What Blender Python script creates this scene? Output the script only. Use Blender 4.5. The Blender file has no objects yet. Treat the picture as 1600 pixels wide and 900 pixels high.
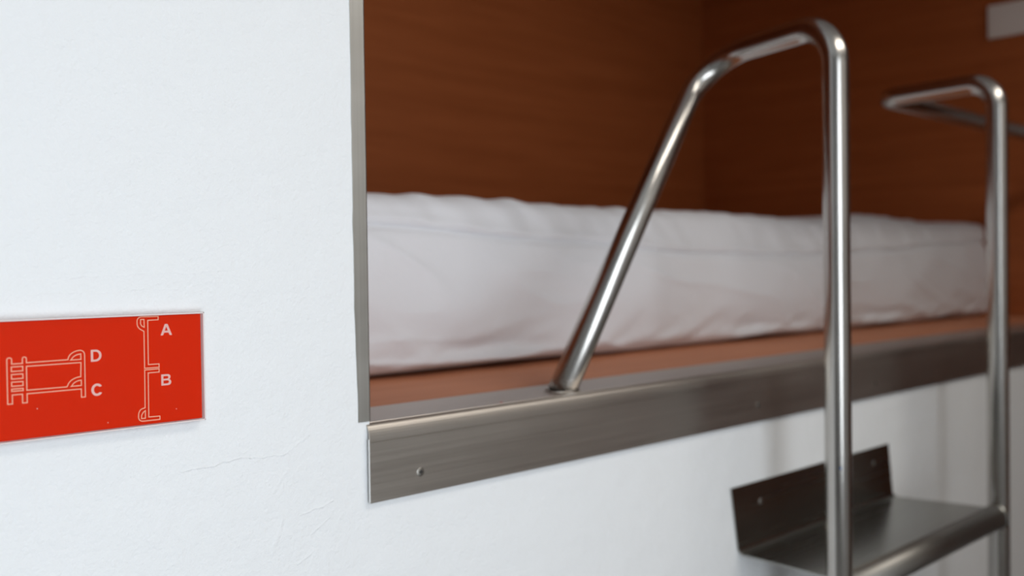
import bpy, bmesh, math
from mathutils import Vector, Matrix, noise

S = bpy.context.scene
COL = S.collection
PI = math.pi

# ---------------------------------------------------------------- camera
ZC = 1.6186                       # eye height; bed board lies at 1.50 m
YAW, PITCH, ROLL = 0.80465, 0.016486, -0.013382
fw = Vector((math.cos(YAW)*math.cos(PITCH), math.sin(YAW)*math.cos(PITCH), -math.sin(PITCH)))
rt = fw.cross(Vector((0, 0, 1))).normalized()
up = rt.cross(fw)
R_ = rt*math.cos(ROLL) + up*math.sin(ROLL)
U_ = up*math.cos(ROLL) - rt*math.sin(ROLL)
cd = bpy.data.cameras.new('camera')
cam = bpy.data.objects.new('camera', cd)
COL.objects.link(cam)
M = Matrix.Identity(4)
for i in range(3):
    M[i][0], M[i][1], M[i][2] = R_[i], U_[i], -fw[i]
M[0][3], M[1][3], M[2][3] = 0, -0.64, ZC
cam.matrix_world = M
cd.sensor_width = 36
cd.lens = 1532.15/1600*36
cd.clip_start = 0.02
cd.dof.use_dof = True
cd.dof.focus_distance = 0.68
cd.dof.aperture_fstop = 4.2
S.camera = cam

# ---------------------------------------------------------------- world, light, exposure
w = bpy.data.worlds.new('world')
S.world = w
w.use_nodes = True
nt = w.node_tree
bg = nt.nodes['Background']
bg.inputs[0].default_value = (0.62, 0.78, 1.0, 1)
bg.inputs[1].default_value = 1.0

def area(name, loc, rot, sx, sy, power, color):
    l = bpy.data.lights.new(name, 'AREA')
    l.shape = 'RECTANGLE'; l.size = sx; l.size_y = sy
    l.energy = power; l.color = color
    o = bpy.data.objects.new(name, l)
    o.location = loc; o.rotation_euler = rot
    COL.objects.link(o)
    return o
# daylight entering through the window in the wall behind the camera
WX0, WX1, WZ0, WZ1 = -0.72, 0.42, 0.45, 2.40
area('window_daylight', ((WX0+WX1)/2, -1.80, (WZ0+WZ1)/2), (PI/2, 0, 0), WX1-WX0, WZ1-WZ0, 29, (0.94, 0.97, 1.0))
# unseen ceiling lamp, added as broad fill over the aisle (its housing is built with the room)
FILL_LAMPS = ((1.15, -0.90, 1.3, 0.40, 9.2),)
for lx, ly, lsx, lsy, lp in FILL_LAMPS:
    area('ceiling_fill_light', (lx, ly, 2.55), (0, 0, 0), lsx, lsy, lp, (1.0, 0.94, 0.86))

vs = S.view_settings
vs.view_transform = 'Standard'
vs.look = 'None'
vs.gamma = 1
vs.use_curve_mapping = False
vs.exposure = 0.0

# ---------------------------------------------------------------- helpers
def link(name, me, mat=None, parent=None, smooth=False):
    o = bpy.data.objects.new(name, me)
    COL.objects.link(o)
    if mat: me.materials.append(mat)
    if parent: o.parent = parent
    if smooth:
        for p in me.polygons: p.use_smooth = True
    return o

def obj(name, bm, mat, parent=None, smooth=False, kind=None):
    me = bpy.data.meshes.new(name)
    bmesh.ops.recalc_face_normals(bm, faces=bm.faces)
    bm.to_mesh(me); bm.free()
    o = link(name, me, mat, parent, smooth)
    if kind: o['kind'] = kind
    return o

def thing(name, label, cat, loc=(0, 0, 0), group=None):
    o = bpy.data.objects.new(name, None)
    COL.objects.link(o)
    o.location = loc
    o.empty_display_size = 0.1
    o['label'] = label; o['category'] = cat
    if group: o['group'] = group
    return o

def box(bm, x0, x1, y0, y1, z0, z1, bev=0.0):
    r = bmesh.ops.create_cube(bm, size=1)
    vv = r['verts']
    for v in vv:
        v.co = Vector(((x0+x1)/2+v.co.x*(x1-x0), (y0+y1)/2+v.co.y*(y1-y0), (z0+z1)/2+v.co.z*(z1-z0)))
    if bev:
        es = list({e for v in vv for e in v.link_edges})
        bmesh.ops.bevel(bm, geom=es, offset=bev, segments=3, affect='EDGES', profile=0.5)
    return bm

def fillet(pts, r, seg=10):
    """polyline with rounded corners; r is one radius per inner vertex"""
    P = [Vector(p) for p in pts]
    out = [P[0]]
    for i in range(1, len(P)-1):
        a = (P[i-1]-P[i]).normalized(); b = (P[i+1]-P[i]).normalized()
        ang = a.angle(b)
        t = r[i-1]/math.tan(ang/2)
        c = P[i] + (a+b).normalized()*(r[i-1]/math.sin(ang/2))
        s0 = P[i]+a*t-c; s1 = P[i]+b*t-c
        tot = s0.angle(s1)
        for k in range(seg+1):
            f = k/seg
            v = (s0*math.sin((1-f)*tot)+s1*math.sin(f*tot))/math.sin(tot)
            out.append(c+v)
    out.append(P[-1])
    return out

def tube(bm, path, r, n=32, cap=True):
    path = [Vector(p) for p in path]
    T = []
    for i in range(len(path)):
        a = path[max(i-1, 0)]; b = path[min(i+1, len(path)-1)]
        T.append((b-a).normalized())
    nrm = T[0].orthogonal().normalized()
    rings = []
    for i, p in enumerate(path):
        if i:
            nrm = (T[i-1].rotation_difference(T[i]) @ nrm)
            nrm = (nrm - T[i]*nrm.dot(T[i])).normalized()
        bn = T[i].cross(nrm)
        rings.append([bm.verts.new(p+(nrm*math.cos(2*PI*k/n)+bn*math.sin(2*PI*k/n))*r) for k in range(n)])
    for a, b in zip(rings, rings[1:]):
        for k in range(n):
            bm.faces.new((a[k], a[(k+1) % n], b[(k+1) % n], b[k]))
    if cap:
        bm.faces.new(rings[0][::-1]); bm.faces.new(rings[-1])
    return bm

def extrude_x(bm, sec, x0, x1):
    """closed (y, z) section run along x"""
    a = [bm.verts.new((x0, y, z)) for y, z in sec]
    b = [bm.verts.new((x1, y, z)) for y, z in sec]
    n = len(sec)
    for i in range(n):
        bm.faces.new((a[i], a[(i+1) % n], b[(i+1) % n], b[i]))
    bm.faces.new(a[::-1]); bm.faces.new(b)

def sheet_section(center, t):
    """open (y, z) centreline thickened to a closed section"""
    P = [Vector((p[0], p[1])) for p in center]
    L, Rr = [], []
    for i, p in enumerate(P):
        a = P[max(i-1, 0)]; b = P[min(i+1, len(P)-1)]
        d = (b-a).normalized(); nn = Vector((-d.y, d.x))
        L.append(p); Rr.append(p+nn*t)
    return [tuple(v) for v in L] + [tuple(v) for v in reversed(Rr)]

# ---------------------------------------------------------------- materials
def mat(name, base, rough=0.5, metal=0.0, spec=0.5):
    m = bpy.data.materials.new(name); m.use_nodes = True
    b = m.node_tree.nodes['Principled BSDF']
    b.inputs['Base Color'].default_value = (*base, 1)
    b.inputs['Roughness'].default_value = rough
    b.inputs['Metallic'].default_value = metal
    b.inputs['Specular IOR Level'].default_value = spec
    return m, m.node_tree, b

def N(t, kind, **kw):
    n = t.nodes.new(kind)
    for k, v in kw.items():
        if k in n.inputs: n.inputs[k].default_value = v
        else: setattr(n, k, v)
    return n

def coords(t, scale=(1, 1, 1), rot=(0, 0, 0)):
    g = t.nodes.new('ShaderNodeTexCoord')
    mp = t.nodes.new('ShaderNodeMapping')
    mp.inputs['Scale'].default_value = scale
    mp.inputs['Rotation'].default_value = rot
    t.links.new(g.outputs['Object'], mp.inputs['Vector'])
    return mp.outputs['Vector']

def mathn(t, op, a, b=None, c=None):
    n = t.nodes.new('ShaderNodeMath'); n.operation = op
    for i, v in enumerate((a, b, c)):
        if v is None: continue
        if isinstance(v, (int, float)): n.inputs[i].default_value = v
        else: t.links.new(v, n.inputs[i])
    return n.outputs[0]

def ramp(t, fac, c0, c1, p0=0.0, p1=1.0):
    r = t.nodes.new('ShaderNodeValToRGB')
    r.color_ramp.elements[0].position = p0; r.color_ramp.elements[0].color = (*c0, 1)
    r.color_ramp.elements[1].position = p1; r.color_ramp.elements[1].color = (*c1, 1)
    t.links.new(fac, r.inputs[0])
    return r.outputs[0]

def bump(t, b, h, dist, strength=1.0):
    n = t.nodes.new('ShaderNodeBump')
    n.inputs['Distance'].default_value = dist
    n.inputs['Strength'].default_value = strength
    t.links.new(h, n.inputs['Height'])
    t.links.new(n.outputs[0], b.inputs['Normal'])

def plaster(name, base, marks=()):
    m, t, b = mat(name, base, 0.62, spec=0.3)
    v = coords(t)
    n1 = N(t, 'ShaderNodeTexNoise', Scale=300.0, Detail=3.0, Roughness=0.6); t.links.new(v, n1.inputs['Vector'])
    n2 = N(t, 'ShaderNodeTexNoise', Scale=28.0, Detail=4.0, Roughness=0.6); t.links.new(v, n2.inputs['Vector'])
    n3 = N(t, 'ShaderNodeTexNoise', Scale=4.0, Detail=2.0, Roughness=0.5); t.links.new(v, n3.inputs['Vector'])
    h = mathn(t, 'ADD', mathn(t, 'MULTIPLY', n1.outputs[0], 0.32), mathn(t, 'MULTIPLY', n2.outputs[0], 0.9))
    h = mathn(t, 'ADD', h, mathn(t, 'MULTIPLY', n3.outputs[0], 2.0))
    # trowel scratches and small ridges: distance to short wobbly segments on the wall
    if marks:
        wob = N(t, 'ShaderNodeTexNoise', Scale=60.0, Detail=2.0); t.links.new(v, wob.inputs['Vector'])
        sep = t.nodes.new('ShaderNodeSeparateXYZ'); t.links.new(v, sep.inputs[0])
        wb = mathn(t, 'MULTIPLY', mathn(t, 'SUBTRACT', wob.outputs[0], 0.5), 0.008)
        X = mathn(t, 'ADD', sep.outputs[0], wb); Z = mathn(t, 'ADD', sep.outputs[2], wb)
        for x0, z0, x1, z1, wd, amp in marks:
            dx, dz = x1-x0, z1-z0; L = math.hypot(dx, dz)
            ux, uz = dx/L, dz/L
            px = mathn(t, 'SUBTRACT', X, x0); pz = mathn(t, 'SUBTRACT', Z, z0)
            s = mathn(t, 'ADD', mathn(t, 'MULTIPLY', px, ux), mathn(t, 'MULTIPLY', pz, uz))
            d = mathn(t, 'ADD', mathn(t, 'MULTIPLY', px, -uz), mathn(t, 'MULTIPLY', pz, ux))
            sc_ = mathn(t, 'MINIMUM', mathn(t, 'MAXIMUM', s, 0.0), L)
            e = mathn(t, 'SUBTRACT', s, sc_)
            dd = mathn(t, 'ADD', mathn(t, 'MULTIPLY', d, d), mathn(t, 'MULTIPLY', e, e))
            g = mathn(t, 'POWER', 2.718, mathn(t, 'MULTIPLY', dd, -1.0/(wd*wd)))
            amp = amp*0.14
            h = mathn(t, 'ADD', h, mathn(t, 'MULTIPLY', g, amp))
    bump(t, b, h, 0.0026, 0.9)
    return m

def steel(name, base=(0.56, 0.54, 0.51), rough=0.28, grain=(3, 400, 400), amp=0.12, bmp=0.00002):
    m, t, b = mat(name, base, rough, 1.0)
    v = coords(t, grain)
    n = N(t, 'ShaderNodeTexNoise', Scale=1.0, Detail=4.0, Roughness=0.6); t.links.new(v, n.inputs['Vector'])
    v2 = coords(t, (4, 14, 14))
    n2 = N(t, 'ShaderNodeTexNoise', Scale=1.0, Detail=3.0, Roughness=0.5); t.links.new(v2, n2.inputs['Vector'])
    f = mathn(t, 'ADD', mathn(t, 'MULTIPLY', n.outputs[0], 0.5), mathn(t, 'MULTIPLY', n2.outputs[0], 0.5))
    c = ramp(t, f, tuple(x*0.86 for x in base), tuple(min(1, x*1.1) for x in base), 0.3, 0.7)
    t.links.new(c, b.inputs['Base Color'])
    r = mathn(t, 'MULTIPLY_ADD', f, amp*2, rough-amp)
    t.links.new(r, b.inputs['Roughness'])
    bump(t, b, n.outputs[0], bmp, 0.6)
    return m

def wood(name, c0, c1, rough=0.42, grain=(2.5, 6, 60), spec=0.5):
    m, t, b = mat(name, c0, rough, spec=spec)
    v = coords(t, grain)
    n = N(t, 'ShaderNodeTexNoise', Scale=1.0, Detail=6.0, Roughness=0.6, Distortion=0.4); t.links.new(v, n.inputs['Vector'])
    v2 = coords(t, tuple(g*7 for g in grain))
    n2 = N(t, 'ShaderNodeTexNoise', Scale=1.0, Detail=2.0); t.links.new(v2, n2.inputs['Vector'])
    f = mathn(t, 'ADD', mathn(t, 'MULTIPLY', n.outputs[0], 0.75), mathn(t, 'MULTIPLY', n2.outputs[0], 0.25))
    t.links.new(ramp(t, f, c0, c1, 0.35, 0.68), b.inputs['Base Color'])
    bump(t, b, n2.outputs[0], 0.00005, 0.5)
    return m

PLASTER = plaster('white_painted_plaster', (0.86, 0.865, 0.87), marks=[
    (0.300, ZC-0.134, 0.352, ZC-0.131, 0.0006, 1.0), (0.352, ZC-0.131, 0.380, ZC-0.133, 0.0006, 0.9),
    (0.380, ZC-0.133, 0.400, ZC-0.122, 0.0011, 0.8),
    (0.392, ZC-0.181, 0.421, ZC-0.175, 0.0007, 1.0), (0.402, ZC-0.196, 0.418, ZC-0.187, 0.0007, 0.9),
    (0.371, ZC-0.158, 0.381, ZC-0.146, 0.0012, 0.5), (0.368, ZC-0.205, 0.377, ZC-0.180, 0.0020, 0.9),
    (0.390, ZC-0.216, 0.399, ZC-0.213, 0.0007, 0.9), (0.20, ZC-0.001, 0.33, ZC+0.004, 0.0007, 0.35),
    (0.196, ZC-0.010, 0.30, ZC-0.009, 0.0006, 0.35)])
PLAIN = plaster('white_room_paint', (0.78, 0.78, 0.77))
TILE, tt, tb = mat('grey_floor_tile', (0.32, 0.31, 0.30), 0.4)
_b = N(tt, 'ShaderNodeTexBrick', Scale=1.0); tt.links.new(coords(tt), _b.inputs['Vector'])
_b.offset = 0; _b.inputs['Brick Width'].default_value = 0.6; _b.inputs['Row Height'].default_value = 0.6
_b.inputs['Mortar Size'].default_value = 0.004
_b.inputs['Color1'].default_value = (0.34, 0.33, 0.32, 1); _b.inputs['Color2'].default_value = (0.30, 0.29, 0.28, 1)
_b.inputs['Mortar'].default_value = (0.15, 0.15, 0.15, 1)
tt.links.new(_b.outputs[0], tb.inputs['Base Color'])
WOOD = wood('brown_laminate', (0.33, 0.085, 0.021), (0.43, 0.120, 0.035), 0.5, spec=0.3)
WOOD_END = wood('brown_laminate_end', (0.33, 0.085, 0.021), (0.43, 0.120, 0.035), 0.5, grain=(6, 2.5, 60), spec=0.3)
BOARD = wood('orange_laminate', (0.56, 0.225, 0.115), (0.64, 0.27, 0.145), 0.6, grain=(2.5, 60, 60), spec=0.2)
RAIL = steel('brushed_steel_rail', (0.56, 0.52, 0.475), 0.42)
POLE = steel('satin_steel_tube', (0.54, 0.515, 0.485), 0.22, grain=(500, 500, 6), amp=0.06, bmp=0.000008)
TREAD = steel('steel_tread', (0.36, 0.36, 0.335), 0.27, amp=0.02, bmp=0.000001)
BAR = steel('steel_front_bar', (0.30, 0.29, 0.27), 0.46)
STRIP = steel('steel_strip', (0.58, 0.57, 0.54), 0.36, grain=(400, 400, 3))
FRAME, _t, _b2 = mat('window_frame_paint', (0.75, 0.75, 0.74), 0.4)
SCREW = steel('dull_screw_steel', (0.36, 0.34, 0.31), 0.5)
DARK, _t, _b3 = mat('recess_shade', (0.02, 0.02, 0.02), 0.6)  # near-black stands in for shade in the screw cross and rim

SHEET, st, sb = mat('white_cotton', (0.77, 0.77, 0.80), 0.85, spec=0.2)
sb.inputs['Sheen Weight'].default_value = 0.25
_w = N(st, 'ShaderNodeTexNoise', Scale=30.0, Detail=5.0, Roughness=0.6); st.links.new(coords(st, (1, 1, 1)), _w.inputs['Vector'])
_w2 = N(st, 'ShaderNodeTexNoise', Scale=1400.0, Detail=1.0); st.links.new(coords(st), _w2.inputs['Vector'])
bump(st, sb, mathn(st, 'ADD', _w.outputs[0], mathn(st, 'MULTIPLY', _w2.outputs[0], 0.05)), 0.003, 0.6)

RED, rt_, rb = mat('red_orange_print', (0.72, 0.022, 0.0), 0.5, spec=0.05)
LINE, _t, _b4 = mat('pale_pink_print', (0.95, 0.44, 0.28), 0.5)
LETTER, _t, _b5 = mat('pale_pink_letter', (0.86, 0.52, 0.46), 0.5)

def clear(name, tint, ior=1.49, rough=0.03):
    m = bpy.data.materials.new(name); m.use_nodes = True
    t = m.node_tree; t.nodes.clear()
    out = t.nodes.new('ShaderNodeOutputMaterial')
    tr = t.nodes.new('ShaderNodeBsdfTransparent'); tr.inputs[0].default_value = (*tint, 1)
    gl = t.nodes.new('ShaderNodeBsdfGlossy'); gl.inputs['Roughness'].default_value = rough
    fr = t.nodes.new('ShaderNodeFresnel'); fr.inputs[0].default_value = ior
    mx = t.nodes.new('ShaderNodeMixShader')
    t.links.new(fr.outputs[0], mx.inputs[0]); t.links.new(tr.outputs[0], mx.inputs[1]); t.links.new(gl.outputs[0], mx.inputs[2])
    t.links.new(mx.outputs[0], out.inputs[0])
    return m
ACRYLIC = clear('clear_acrylic', (0.98, 0.98, 0.98), 1.2)
PANE = clear('window_pane_glass', (0.97, 0.98, 0.98))
EDGE, _t, eb = mat('polished_acrylic_edge', (0.80, 0.70, 0.68), 0.25)
PLATE, _t, _b6 = mat('pale_grey_plastic', (0.80, 0.76, 0.72), 0.4)

# ---------------------------------------------------------------- the room shell
ZP = 1.50                       # top of the bed board and of its steel rail
NX0, NX1, NY, NZ = 0.4565, 2.45, 1.075, 2.52     # the sleeping niche
XL, XR, YB, ZT = -2.1, 5.2, -1.6, 2.6

def wall_grid(xs, zs, y, holes, th):
    bm = bmesh.new()
    V = {(i, k): bm.verts.new((x, y, z)) for i, x in enumerate(xs) for k, z in enumerate(zs)}
    fs = []
    for i in range(len(xs)-1):
        for k in range(len(zs)-1):
            if (i, k) in holes: continue
            fs.append(bm.faces.new((V[i, k], V[i+1, k], V[i+1, k+1], V[i, k+1])))
    r = bmesh.ops.extrude_face_region(bm, geom=fs)
    for v in r['geom']:
        if isinstance(v, bmesh.types.BMVert): v.co.y += th
    bmesh.ops.delete(bm, geom=[v for v in bm.verts if not v.link_faces], context='VERTS')
    return bm
obj('wall_front', wall_grid([XL, NX0, NX1, XR], [0, ZP-0.002, NZ, ZT], 0.0, {(1, 1)}, 0.03), PLASTER, kind='structure')
obj('wall_back', wall_grid([XL, WX0, WX1, XR], [0, WZ0, WZ1, ZT], YB, {(1, 1)}, -0.12), PLAIN, kind='structure')
obj('wall_left', box(bmesh.new(), XL-0.1, XL, YB-0.12, 0.03, 0, ZT), PLAIN, kind='structure')
obj('wall_right', box(bmesh.new(), XR, XR+0.1, YB-0.12, 0.03, 0, ZT), WOOD_END, kind='structure')
obj('floor', box(bmesh.new(), XL-0.1, XR+0.1, YB-0.12, 1.2, -0.1, 0), TILE, kind='structure')
obj('ceiling', box(bmesh.new(), XL-0.1, XR+0.1, YB-0.12, 1.2, ZT, ZT+0.1), PLAIN, kind='structure')
# unseen brown panel further down the aisle, added to darken the steel rail's reflection
obj('added_dark_panel', box(bmesh.new(), 2.35, XR, YB, YB+0.03, 0.0, ZT, 0.002), WOOD, kind='structure')
# niche lining
obj('wall_niche_back', box(bmesh.new(), NX0, NX1, NY, NY+0.02, ZP-0.03, NZ), WOOD, kind='structure')
obj('wall_niche_right', box(bmesh.new(), NX1, NX1+0.02, 0.03, NY+0.02, ZP-0.03, NZ), WOOD_END, kind='structure')
obj('wall_niche_left', box(bmesh.new(), NX0-0.02, NX0, 0.03, NY+0.02, ZP-0.03, NZ), WOOD_END, kind='structure')
obj('ceiling_niche', box(bmesh.new(), NX0-0.02, NX1+0.02, 0.03, NY+0.02, NZ, NZ+0.02), WOOD, kind='structure')
for lx, ly, lsx, lsy, lp in FILL_LAMPS:
    bm = bmesh.new()
    for a in ((-lsx/2-0.02, -lsx/2, -lsy/2-0.02, lsy/2+0.02), (lsx/2, lsx/2+0.02, -lsy/2-0.02, lsy/2+0.02),
              (-lsx/2, lsx/2, -lsy/2-0.02, -lsy/2), (-lsx/2, lsx/2, lsy/2, lsy/2+0.02)):
        box(bm, lx+a[0], lx+a[1], ly+a[2], ly+a[3], 2.552, ZT, 0.002)
    o = obj('fill_lamp_housing', bm, FRAME)  # frame added around the unseen fill light
    o['label'] = 'flat rectangular housing of the added fill light above the aisle'
    o['category'] = 'ceiling lamp'
# window behind the camera
bm = bmesh.new()
for a in ((WX0, WX0+0.045, WZ0, WZ1), (WX1-0.045, WX1, WZ0, WZ1), (WX0+0.045, WX1-0.045, WZ0, WZ0+0.045),
          (WX0+0.045, WX1-0.045, WZ1-0.045, WZ1)):
    box(bm, a[0], a[1], YB-0.09, YB-0.04, a[2], a[3], 0.003)
win = obj('window_1', bm, FRAME, kind='structure')
obj('pane', box(bmesh.new(), WX0+0.04, WX1-0.04, YB-0.068, YB-0.062, WZ0+0.04, WZ1-0.04), PANE, win)

# steel strip that edges the niche opening: front flange plus a return into the niche
bm = bmesh.new()
nz = 90
z0s, z1s = ZP+0.0015, NZ
cols = []
for k in range(nz+1):
    z = z0s+(z1s-z0s)*k/nz
    xe = 0.4436 + 0.0006*noise.noise(Vector((0, 0, z*45))) + 0.0004*noise.noise(Vector((3, 0, z*160))) + (0.0022*max(0, 1-(z-z0s)/0.10))
    pts = [(xe, -0.0006), (NX0-0.0006, -0.0012), (NX0+0.0006, -0.0006), (NX0+0.0006, 0.028), (NX0, 0.028), (NX0, 0.0), (xe, 0.0)]
    cols.append([bm.verts.new((x, y, z)) for x, y in pts])
for a, b in zip(cols, cols[1:]):
    for i in range(7):
        bm.faces.new((a[i], a[(i+1) % 7], b[(i+1) % 7], b[i]))
bm.faces.new(cols[0]); bm.faces.new(cols[-1][::-1])
obj('trim_1', bm, STRIP, kind='structure')

# ---------------------------------------------------------------- screws
def screw(parent, x, y, z, r, material):
    """pan head facing -y with a dark raised cross and rim painted as shade"""
    bm = bmesh.new()
    prof = [(r*1.1, 0.0), (r*1.1, -0.00025), (r*1.0, -0.0003), (r*0.96, -0.0002), (r*0.92, -0.0003), (r*0.8, -0.0006), (r*0.5, -0.0009), (r*0.001, -0.00095)]
    n = 28
    rings = [[bm.verts.new((x+pr*math.cos(2*PI*k/n), y+py, z+pr*math.sin(2*PI*k/n))) for k in range(n)] for pr, py in prof]
    for a, b in zip(rings, rings[1:]):
        for k in range(n): bm.faces.new((a[k], a[(k+1) % n], b[(k+1) % n], b[k]))
    bm.faces.new(rings[0][::-1])
    s = obj('screw', bm, SCREW, parent, True)
    bm = bmesh.new()
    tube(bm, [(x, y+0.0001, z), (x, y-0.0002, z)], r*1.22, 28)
    obj('shade_ring', bm, DARK, s)  # dark disc put in for the shade around the head
    bm = bmesh.new()
    l, t_ = r*0.42, r*0.13
    box(bm, x-l, x+l, y-0.00115, y-0.0006, z-t_, z+t_)
    box(bm, x-t_, x+t_, y-0.00116, y-0.0006, z-l, z+l)
    obj('recess_shade', bm, DARK, s)  # raised dark cross stands in for a shaded recess
    return s

# ---------------------------------------------------------------- the bunk: board and steel edge rail
bed = thing('bunk_bed', 'built-in upper bunk with orange laminate board and brushed steel edge rail', 'bunk bed', (NX0, 0, ZP))
def bobj(*a, **k):
    o = obj(*a, **k)
    return o
def parent_keep(o, p):
    o.parent = p
    o.matrix_parent_inverse = Matrix.Translation(-p.location)
bo = obj('bed_board', box(bmesh.new(), NX0+0.001, NX1-0.001, 0.032, NY-0.001, ZP-0.028, ZP-0.0008), BOARD)
parent_keep(bo, bed)
# rail section, read from the back of its flat top over the rounded lip down the face
c = [(0.076, ZP-0.0002), (0.0045, ZP-0.0002), (0.0040, ZP-0.0011), (0.0030, ZP-0.0011), (0.0024, ZP-0.0003)]
rad = 0.0065
for k in range(9):
    a = PI/2*k/8
    c.append((0.0022-rad*math.sin(a), ZP-0.0003-0.0115*(1-math.cos(a))))
yf = 0.0022-rad
c += [(yf, ZP-0.0146), (yf+0.0007, ZP-0.0148), (yf+0.0007, ZP-0.0151), (yf, ZP-0.0153), (yf, ZP-0.0632)]
bm = bmesh.new()
extrude_x(bm, sheet_section(c, 0.0013)[:], 0.4535, NX1+0.2)
rail = obj('edge_rail', bm, RAIL)
rail['label'] = 'brushed steel edge rail with rounded lip'
parent_keep(rail, bed)
for sx, sz in ((0.504, ZC-0.1642), (1.015, ZC-0.162), (1.315, ZC-0.163)):
    screw(rail, sx, yf+0.0003, sz, 0.0042, RAIL)
FLECK, _t, _b7 = mat('red_fleck', (0.6, 0.04, 0.04), 0.5)
BLUEF, _t, _b8 = mat('blue_fleck', (0.03, 0.10, 0.30), 0.5)
bm = bmesh.new()
tube(bm, [(0.4533+0.0003*noise.noise(Vector((k*0.9, 0, 0))), yf-0.0004+0.0012+0.0003*noise.noise(Vector((k*0.7, 3, 0))), ZP-0.0125-0.0505*k/40) for k in range(41)], 0.0007, 8)
obj('paint_bead', bm, FRAME, rail, True)
bm = bmesh.new()
bmesh.ops.create_icosphere(bm, subdivisions=2, radius=0.0012)
for v in bm.verts: v.co = Vector((0.610+v.co.x*1.4, 0.010+v.co.y, ZP+v.co.z*0.25))
obj('paint_fleck', bm, FLECK, rail, True)

# ---------------------------------------------------------------- mattress
MX0, MX1, MY0, MY1 = 0.475, 2.415, 0.252, 1.045
MZ0, MZ1 = ZP+0.0005, ZC+0.0925
SEAM = [(0.4, 0.060), (0.64, 0.057), (0.94, 0.042), (1.27, 0.027), (1.45, 0.0245), (1.64, 0.0255), (1.9, 0.035), (2.15, 0.049), (2.45, 0.057)]
def lerp_tab(tab, x):
    if x <= tab[0][0]: return tab[0][1]
    for (a, va), (b, vb) in zip(tab, tab[1:]):
        if x <= b:
            f = (x-a)/(b-a); f = f*f*(3-2*f)
            return va+(vb-va)*f
    return tab[-1][1]
def sm(a, b, x):
    f = min(1, max(0, (x-a)/(b-a))); return f*f*(3-2*f)
def mat_disp(p, n):
    """cotton sheet over the mattress: sag, folds, seam crease, loose hem"""
    q = p.copy()
    zs = ZC + lerp_tab(SEAM, p.x)
    front = sm(0.3, 0.9, -n.y)
    # broad soft waves
    q += n*(0.004*noise.noise(Vector((p.x*3.1, p.y*3.1, p.z*5+2))) + 0.0022*noise.noise(Vector((p.x*9, p.y*9, p.z*9+7))))
    wide = max(front, sm(0.3, 0.9, n.x))
    # seam: the side panel swells below it, the top panel leans back above it
    h = (p.z-MZ0)/(zs-MZ0)
    if h < 1:
        q.y -= front*0.010*math.sin(PI*max(0, min(1, h)))
    lean = max(0.0, p.z-zs)*sm(MX1, MX1-0.3, p.x)
    q.z += (0.009*math.exp(-((p.x-1.87)/0.13)**2)+0.005*sm(1.7, 2.0, p.x))*sm(zs, MZ1, p.z)
    if p.y < (MY0+MY1)/2:
        q.y += 0.38*lean*sm(MY0+0.30, MY0, p.y)
    q.y += front*0.0060*math.exp(-((p.z-zs+0.002)/0.0045)**2)
    q.y -= front*0.0018*math.exp(-((p.z-zs-0.006)/0.006)**2)
    # puckers running up from the seam on the top panel
    pk = noise.noise(Vector((p.x*26+p.z*12, 4.0, p.z*10)))
    q.z += 0.0034*pk*sm(zs-0.004, zs+0.02, p.z)
    q.y += front*0.0060*pk*sm(zs-0.004, zs+0.012, p.z)
    # diagonal drag folds in the side panel
    d1 = noise.noise(Vector((p.x*7-p.z*11, 1.3, p.z*3+p.x*2)))
    q.y += front*0.0050*d1*sm(zs+0.004, zs-0.03, p.z)
    d3 = 1-abs(noise.noise(Vector((p.x*6+p.z*16, 9.3, p.z*4-p.x*3))))
    q.y -= front*0.0040*(d3**6)*sm(zs, zs-0.04, p.z)
    # hem gathered and tucked under
    low = sm(MZ0+0.075, MZ0+0.004, p.z)
    g = noise.noise(Vector((p.x*11-p.z*24, 6.1, p.z*22))) + 0.5*noise.noise(Vector((p.x*25-p.z*40, 2.2, p.z*38)))
    q.y -= front*low*(0.008*g+0.001)
    fold = 1-abs(noise.noise(Vector((p.x*4.3, 8.8, (p.z-MZ0)*30))))
    q.y -= front*low*0.004*(fold**8)
    hem = 0.5+0.5*noise.noise(Vector((p.x*7.5, 0.4, 0)))
    q.z += 0.006*hem*sm(MZ0+0.03, MZ0, p.z)*sm(MY0+0.08, MY0, p.y)
    lm = sm(0.45, 0.62, 0.5+0.5*noise.noise(Vector((p.x*4.7+3.1, 5.5, 0))))
    q.y += front*lm*0.007*math.exp(-((p.z-MZ0-0.026)/0.011)**2)
    q.y -= front*lm*0.007*math.exp(-((p.z-MZ0-0.006)/0.008)**2)
    # corner at the far end rounds off and lifts
    return q
bm = bmesh.new()
rr = 0.019
lo = Vector((MX0, MY0, MZ0)); hi = Vector((MX1, MY1, MZ1))
nx, ny, nz = 430, 60, 72
def grid(fn, a, b):
    V = [[bm.verts.new(fn(i/a, j/b)) for j in range(b+1)] for i in range(a+1)]
    for i in range(a):
        for j in range(b):
            bm.faces.new((V[i][j], V[i+1][j], V[i+1][j+1], V[i][j+1]))
L3 = lambda a, b, t: a+(b-a)*t
ease = lambda t: 0.5-0.5*math.cos(PI*t)
for y in (lo.y, hi.y):
    grid(lambda u, v, y=y: (L3(lo.x, hi.x, u), y, L3(lo.z, hi.z, v)), nx, nz)
for z in (lo.z, hi.z):
    grid(lambda u, v, z=z: (L3(lo.x, hi.x, u), L3(lo.y, hi.y, ease(v)), z), nx, ny)
for x in (lo.x, hi.x):
    grid(lambda u, v, x=x: (x, L3(lo.y, hi.y, ease(u)), L3(lo.z, hi.z, v)), ny, nz)
bmesh.ops.remove_doubles(bm, verts=bm.verts, dist=0.0002)
def front_point(p, r=rr):
    q = Vector([min(max(p[i], lo[i]+r), hi[i]-r) for i in range(3)])
    n = (Vector(p)-q)
    n = n.normalized() if n.length > 1e-9 else Vector((0, 0, 1))
    return mat_disp(q+n*r, n)
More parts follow.
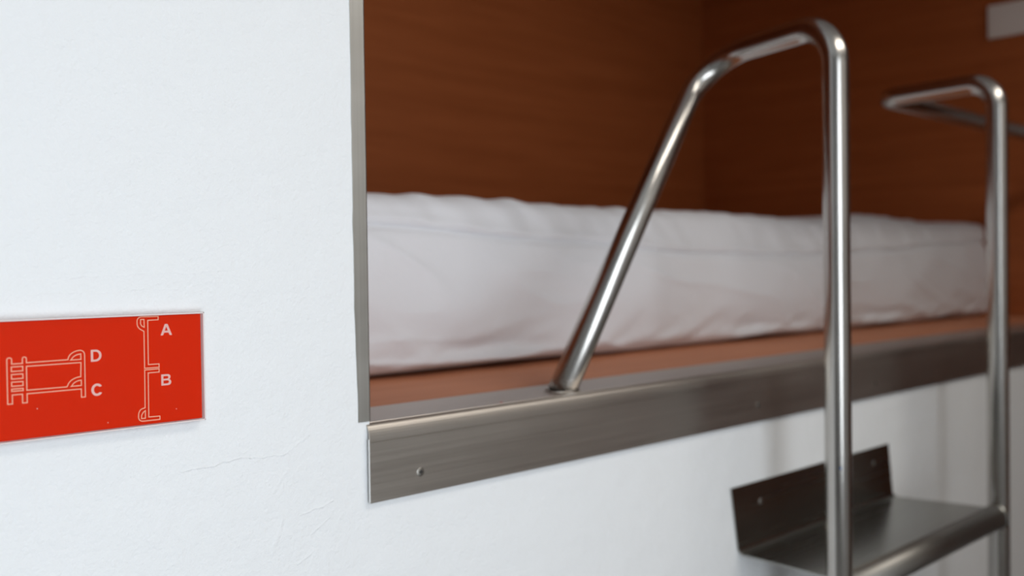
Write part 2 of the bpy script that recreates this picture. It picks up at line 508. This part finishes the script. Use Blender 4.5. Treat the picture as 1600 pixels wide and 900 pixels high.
for v in bm.verts:
    v.co = front_point(v.co)
    v.co.z = max(v.co.z, MZ0)
mattress = obj('mattress', bm, SHEET, None, True)
mattress['label'] = 'mattress in a wrinkled white fitted sheet lying on the bunk board'
mattress['category'] = 'mattress'
bm = bmesh.new()
path = []
for i in range(241):
    x = MX0+0.03+(MX1-MX0-0.06)*i/240
    path.append(front_point((x, MY0, ZC+lerp_tab(SEAM, x)+0.001))+Vector((0, -0.0003, 0)))
tube(bm, path, 0.0013, 10)
obj('seam', bm, SHEET, mattress, True)

# ---------------------------------------------------------------- ladder
HZ = ZC+0.2575
PR = 0.0143
ladder = thing('bunk_ladder', 'bent stainless steel tube ladder with a sheet steel step in front of the bunk', 'ladder', (1.2, -0.116, 0))
def lobj(*a, **k):
    o = obj(*a, **k)
    if o.parent is None: parent_keep(o, ladder)
    return o
P1X, P2X, PY = 0.9955, 1.4590, -0.116
bm = bmesh.new()
tube(bm, fillet([(P1X, PY, 0.0), (P1X, PY, ZC+0.2672), (1.0395, 0.085, ZC+0.2629), (0.7080, 0.0265, ZP)], [0.046, 0.060], 16), PR, 40)
s1 = lobj('side_rail', bm, POLE, None, True)
s1['label'] = 'near side rail sloping down to the bed edge'
bm = bmesh.new()
tube(bm, fillet([(P2X, PY, 0.0), (P2X, PY, HZ+0.003), (1.473, 0.055, HZ+0.003), (NX1, 0.0505, HZ+0.003)], [0.038, 0.028], 16), PR, 40)
s2 = lobj('side_rail', bm, POLE, None, True)
s2['label'] = 'far side rail bending into a grab bar to the end wall'
# weld rings and floor flanges
for (x, y, z, d, par) in ((0.7080, 0.0265, ZP+0.0004, (0.3315, 0.0585, 0.3815), s1),):
    bm = bmesh.new()
    n = 48
    dv = Vector(d).normalized()
    # ellipse where the slanted tube meets the flat top of the rail
    ring = []
    for k in range(n):
        a = 2*PI*k/n
        rx = (PR+0.0006)/dv.z
        ring.append(Vector((x+rx*math.cos(a), y+(PR+0.0006)*math.sin(a), z+0.0003)))
    ring.append(ring[0])
    tube(bm, ring, 0.0007, 8, False)
    obj('weld_bead', bm, RAIL, par, True)
for x, par in ((P1X, s1), (P2X, s2)):
    bm = bmesh.new()
    tube(bm, [(x, PY, 0.0002), (x, PY, 0.005), (x, PY, 0.006)], 0.036, 40)
    obj('floor_flange', bm, POLE, par)
bm = bmesh.new()
tube(bm, [(NX1-0.006, 0.0505, HZ+0.003), (NX1, 0.0505, HZ+0.003)], 0.028, 32)
obj('wall_flange', bm, POLE, s2)
bm = bmesh.new()
bmesh.ops.create_icosphere(bm, subdivisions=2, radius=0.0014)
for v in bm.verts: v.co = Vector((P1X-0.0120+v.co.x, PY-0.0088+v.co.y, ZC-0.2165+v.co.z))
obj('paint_fleck', bm, BLUEF, s1, True)

# the step: folded plate screwed to the wall, tread, and round front bar between the side rails
ST = ZC-0.3315
bm = bmesh.new()
th = 0.0016
def quadslab(bm, pts, off):
    a = [bm.verts.new(p) for p in pts]
    b = [bm.verts.new(Vector(p)+Vector(off)) for p in pts]
    n = len(pts)
    bm.faces.new(a); bm.faces.new(b[::-1])
    for i in range(n): bm.faces.new((a[i], b[i], b[(i+1) % n], a[(i+1) % n]))
xl_t, xr_t, xl_b, xr_b = 0.9600, 1.3585, 0.9745, 1.3725
# section around the fold, swept between left and right edges: back plate, small bend radius, tread
sec = [(0.0, ZC-0.2533)]
fr = 0.007
for k in range(7):
    a = PI/2*k/6
    sec.append((-fr*(1-math.cos(a)), ST+fr-fr*math.sin(a)))
sec.append((-0.112, ST-0.0066))
ts = sheet_section(sec, th)
def xe(y, z, right):
    f = min(1, max(0, (ZC-0.2533-z)/(ZC-0.2533-ST)))
    g = min(1, max(0, -y/0.112))
    return (L3(xr_t, xr_b, f)+g*0.052) if right else (L3(xl_t, xl_b, f)+g*0.012)
A = [bm.verts.new((xe(y, z, False), y-0.0005-th, z)) for y, z in ts]
B = [bm.verts.new((xe(y, z, True), y-0.0005-th, z)) for y, z in ts]
n = len(ts)
for i in range(n): bm.faces.new((A[i], A[(i+1) % n], B[(i+1) % n], B[i]))
bm.faces.new(A[::-1]); bm.faces.new(B)
step = lobj('step', bm, TREAD)
step['label'] = 'folded sheet steel step plate'
bm = bmesh.new()
tube(bm, [(P1X+0.004, PY, ST-0.0240), (P2X-PR+0.003, PY, ST-0.0240)], 0.0168, 36)
obj('front_bar', bm, BAR, step, True)
bm = bmesh.new()
tube(bm, [(P2X-PR-0.001, PY, ST-0.0240), (P2X-PR+0.005, PY, ST-0.0240)], 0.0180, 36)
obj('weld_bead', bm, TREAD, step, True)
for sx, sz in ((1.021, ZC-0.278), (1.3125, ZC-0.2745)):
    screw(step, sx, -0.0021, sz, 0.0034, TREAD)

# ---------------------------------------------------------------- bed letter sign
SX0, SX1, SZ0, SZ1 = 0.165, 0.3150, ZC-0.0992, ZC-0.0248
sign = thing('bed_number_sign', 'red-orange acrylic sign with bunk diagrams and letters A B C D on white wall', 'sign', (SX0, 0, SZ0))
def sobj(name, bm, m, smooth=False):
    o = obj(name, bm, m, None, smooth); parent_keep(o, sign); return o
pb = sobj('print_panel', box(bmesh.new(), SX0+0.0012, SX1-0.0013, -0.0035, -0.0028, SZ0+0.0012, SZ1-0.0012), RED)
ac = sobj('acrylic_cover', box(bmesh.new(), SX0, SX1, -0.0065, -0.0040, SZ0, SZ1, 0.0), ACRYLIC)
bm = bmesh.new()
ew = 0.0009
for a in ((SX0, SX1, SZ1-ew, SZ1), (SX0, SX1, SZ0, SZ0+ew), (SX0, SX0+ew, SZ0, SZ1), (SX1-ew, SX1, SZ0, SZ1)):
    box(bm, a[0], a[1], -0.0067, -0.0028, a[2], a[3], 0.0002)
eo = sobj('acrylic_edge', bm, EDGE)
bm = bmesh.new()
box(bm, SX0+0.008, SX1-0.008, -0.0029, 0.0, SZ0+0.008, SZ1-0.008)
sobj('mounting_tape', bm, PLATE)

def ribbon(bm, pts, wd, y, closed=True):
    """flat mitred outline in the sign's plane"""
    P = [Vector((p[0]/1000, ZC+p[1]/1000)) for p in pts]
    n = len(P)
    inn, out = [], []
    for i in range(n):
        if closed or 0 < i < n-1:
            a = (P[i]-P[i-1]).normalized(); b = (P[(i+1) % n]-P[i]).normalized()
        elif i == 0: a = b = (P[1]-P[0]).normalized()
        else: a = b = (P[-1]-P[-2]).normalized()
        na = Vector((-a.y, a.x)); nb = Vector((-b.y, b.x))
        m_ = (na+nb).normalized(); k = wd/2/max(0.35, m_.dot(na))
        inn.append((P[i]-m_*k)); out.append((P[i]+m_*k))
    th_ = 0.00005
    A = [bm.verts.new((v.x, y-th_, v.y)) for v in inn]; B = [bm.verts.new((v.x, y-th_, v.y)) for v in out]
    for i in range(n if closed else n-1):
        j = (i+1) % n
        bm.faces.new((A[i], A[j], B[j], B[i]))
def arc(cx, cz, rx, rz, a0, a1, n=10):
    return [(cx+rx*math.cos(math.radians(a0+(a1-a0)*k/n)), cz+rz*math.sin(math.radians(a0+(a1-a0)*k/n))) for k in range(n+1)]
yp = -0.00352
LW = 0.00066
bm = bmesh.new()
# bunk bed seen from the side: outline, opening, two pillow arcs and the ladder gaps
ribbon(bm, [(189.3, -75.8), (192.0, -75.8), (192.0, -70.45), (197.75, -70.45), (197.75, -75.85), (200.4, -75.85), (200.4, -70.5), (232.7, -70.5),
            (232.7, -75.75), (235.15, -75.75)] + arc(232.3, -48.9, 2.85, 2.9, 0, 90, 6) + arc(232.3, -51.6, 7.4, 5.6, 92, 178, 8)
       + [(200.4, -51.5)] + arc(199.25, -49.0, 1.15, 1.1, 0, 180, 8) + [(198.1, -51.7), (192.0, -51.7)] + arc(190.65, -49.0, 1.35, 1.1, 0, 180, 8), LW, yp)
ribbon(bm, [(200.35, -53.7), (200.35, -68.3), (224.0, -68.4)] + arc(232.8, -68.9, 8.6, 6.2, 168, 92, 8) + [(232.8, -53.75)], LW, yp)
ribbon(bm, [(226.6, -51.7)] + arc(233.0, -52.1, 6.0, 3.8, 165, 92, 6) + [(232.8, -51.75)], LW, yp)
ribbon(bm, [(226.6, -68.3)] + arc(233.0, -68.7, 6.0, 3.8, 165, 92, 6) + [(232.8, -68.3)], LW, yp)
for a, b in ((-53.5, -56.2), (-58.1, -60.8), (-62.7, -65.2), (-66.9, -68.25)):
    ribbon(bm, [(191.75, a), (198.2, a), (198.2, b), (191.75, b)], LW, yp)
d1 = obj('bunk_diagram', bm, LINE, pb)
bm = bmesh.new()
ribbon(bm, [(283.7, -26.6), (283.7, -28.85), (276.5, -28.95), (276.4, -58.35), (283.7, -58.4), (283.7, -60.65), (273.8, -60.65), (273.85, -36.1)]
       + arc(273.6, -30.7, 4.3, 4.6, 240, 180, 6) + arc(272.2, -29.3, 2.9, 2.8, 178, 92, 6), LW, yp)
ribbon(bm, [(271.7, -28.2), (274.0, -28.25), (274.1, -33.4), (272.5, -32.6), (271.6, -31.0)], LW, yp)
ribbon(bm, [(283.65, -61.7), (283.65, -63.85), (276.15, -63.9), (276.0, -93.2), (283.6, -93.4), (283.6, -95.6)]
       + arc(272.0, -92.7, 2.9, 2.8, 270, 182, 6) + arc(273.4, -91.4, 4.3, 4.7, 176, 120, 6) + [(273.6, -86.8), (273.8, -61.8)], LW, yp)
ribbon(bm, [(271.1, -93.7), (273.7, -93.7), (273.75, -88.7), (272.4, -89.6), (271.2, -91.4)], LW, yp)
d2 = obj('bunk_diagram', bm, LINE, pb)

def letter_mesh(loops, x0, z0, wdt, hgt, y):
    """heavy sans capitals: flat face with counters cut out"""
    cu = bpy.data.curves.new('letter', 'CURVE')
    cu.dimensions = '2D'; cu.fill_mode = 'BOTH'
    for lp in loops:
        sp = cu.splines.new('POLY'); sp.points.add(len(lp)-1); sp.use_cyclic_u = True
        for p, (u, v) in zip(sp.points, lp): p.co = (u, v, 0, 1)
    t_ = bpy.data.objects.new('tmp', cu); COL.objects.link(t_)
    dg = bpy.context.evaluated_depsgraph_get(); dg.update()
    me = bpy.data.meshes.new_from_object(t_.evaluated_get(dg))
    bpy.data.objects.remove(t_); bpy.data.curves.remove(cu)
    for v in me.vertices:
        v.co = Vector(((x0+v.co.x*wdt)/1000, y, ZC+(z0+v.co.y*hgt)/1000))
    me.name = 'letter'; me.materials.clear()
    return link('letter', me, LETTER, pb)
LET = {
 'A': [[(0, 0), (.22, 0), (.31, .23), (.69, .23), (.78, 0), (1, 0), (.62, 1), (.38, 1)], [(.37, .40), (.5, .77), (.63, .40)]],
 'B': [[(0, 0), (.58, 0)] + arc(.66, .28, .34, .28, -90, 70, 10) + arc(.62, .75, .31, .25, -40, 90, 8) + [(0, 1)],
       [(.22, .60), (.22, .83)] + arc(.58, .715, .13, .115, 90, -90, 6), [(.22, .17), (.22, .44)] + arc(.60, .305, .16, .135, 90, -90, 6)],
 'D': [[(0, 0), (.45, 0)] + arc(.45, .5, .55, .5, -90, 90, 18) + [(0, 1)], [(.22, .17), (.22, .83)] + arc(.42, .5, .35, .33, 90, -90, 14)],
 'C': [arc(.52, .5, .50, .5, 32, 328, 26) + arc(.52, .5, .27, .31, 318, 42, 22)],
}
for ch, x0, z0, wd_, hg in (('A', 285.1, -39.5, 8.1, 7.6), ('B', 285.0, -73.2, 7.0, 7.5), ('D', 239.0, -53.8, 6.8, 7.6), ('C', 238.7, -75.9, 7.4, 8.0)):
    letter_mesh(LET[ch], x0, z0, wd_, hg, yp-0.00005)
DUST, _t, _b9 = mat('pale_dust', (0.9, 0.75, 0.7), 0.6)
bm = bmesh.new()
for x, z in ((0.2051, -0.0798), (0.2478, -0.0934), (0.2938, -0.0893)):
    r = bmesh.ops.create_icosphere(bm, subdivisions=1, radius=0.00035)
    for v in r['verts']: v.co = Vector((x+v.co.x, -0.0066+v.co.y*0.4, ZC+z+v.co.z))
obj('dust_specks', bm, DUST, ac)['kind'] = 'stuff'

# ---------------------------------------------------------------- pale plate on the far end panel of the niche
bm = bmesh.new()
box(bm, NX1-0.009, NX1, 0.125, 0.257, ZC+0.5376, ZC+0.6160, 0.003)
pl = thing('wall_plate', 'pale grey rectangular plate high on the brown end panel of the bunk', 'wall plate', (NX1, 0.19, ZC+0.577))
o = obj('cover', bm, PLATE); parent_keep(o, pl)
bm = bmesh.new()
box(bm, NX1-0.0105, NX1-0.0088, 0.137, 0.245, ZC+0.5496, ZC+0.6040, 0.0008)
o = obj('inset', bm, PLATE); parent_keep(o, pl)
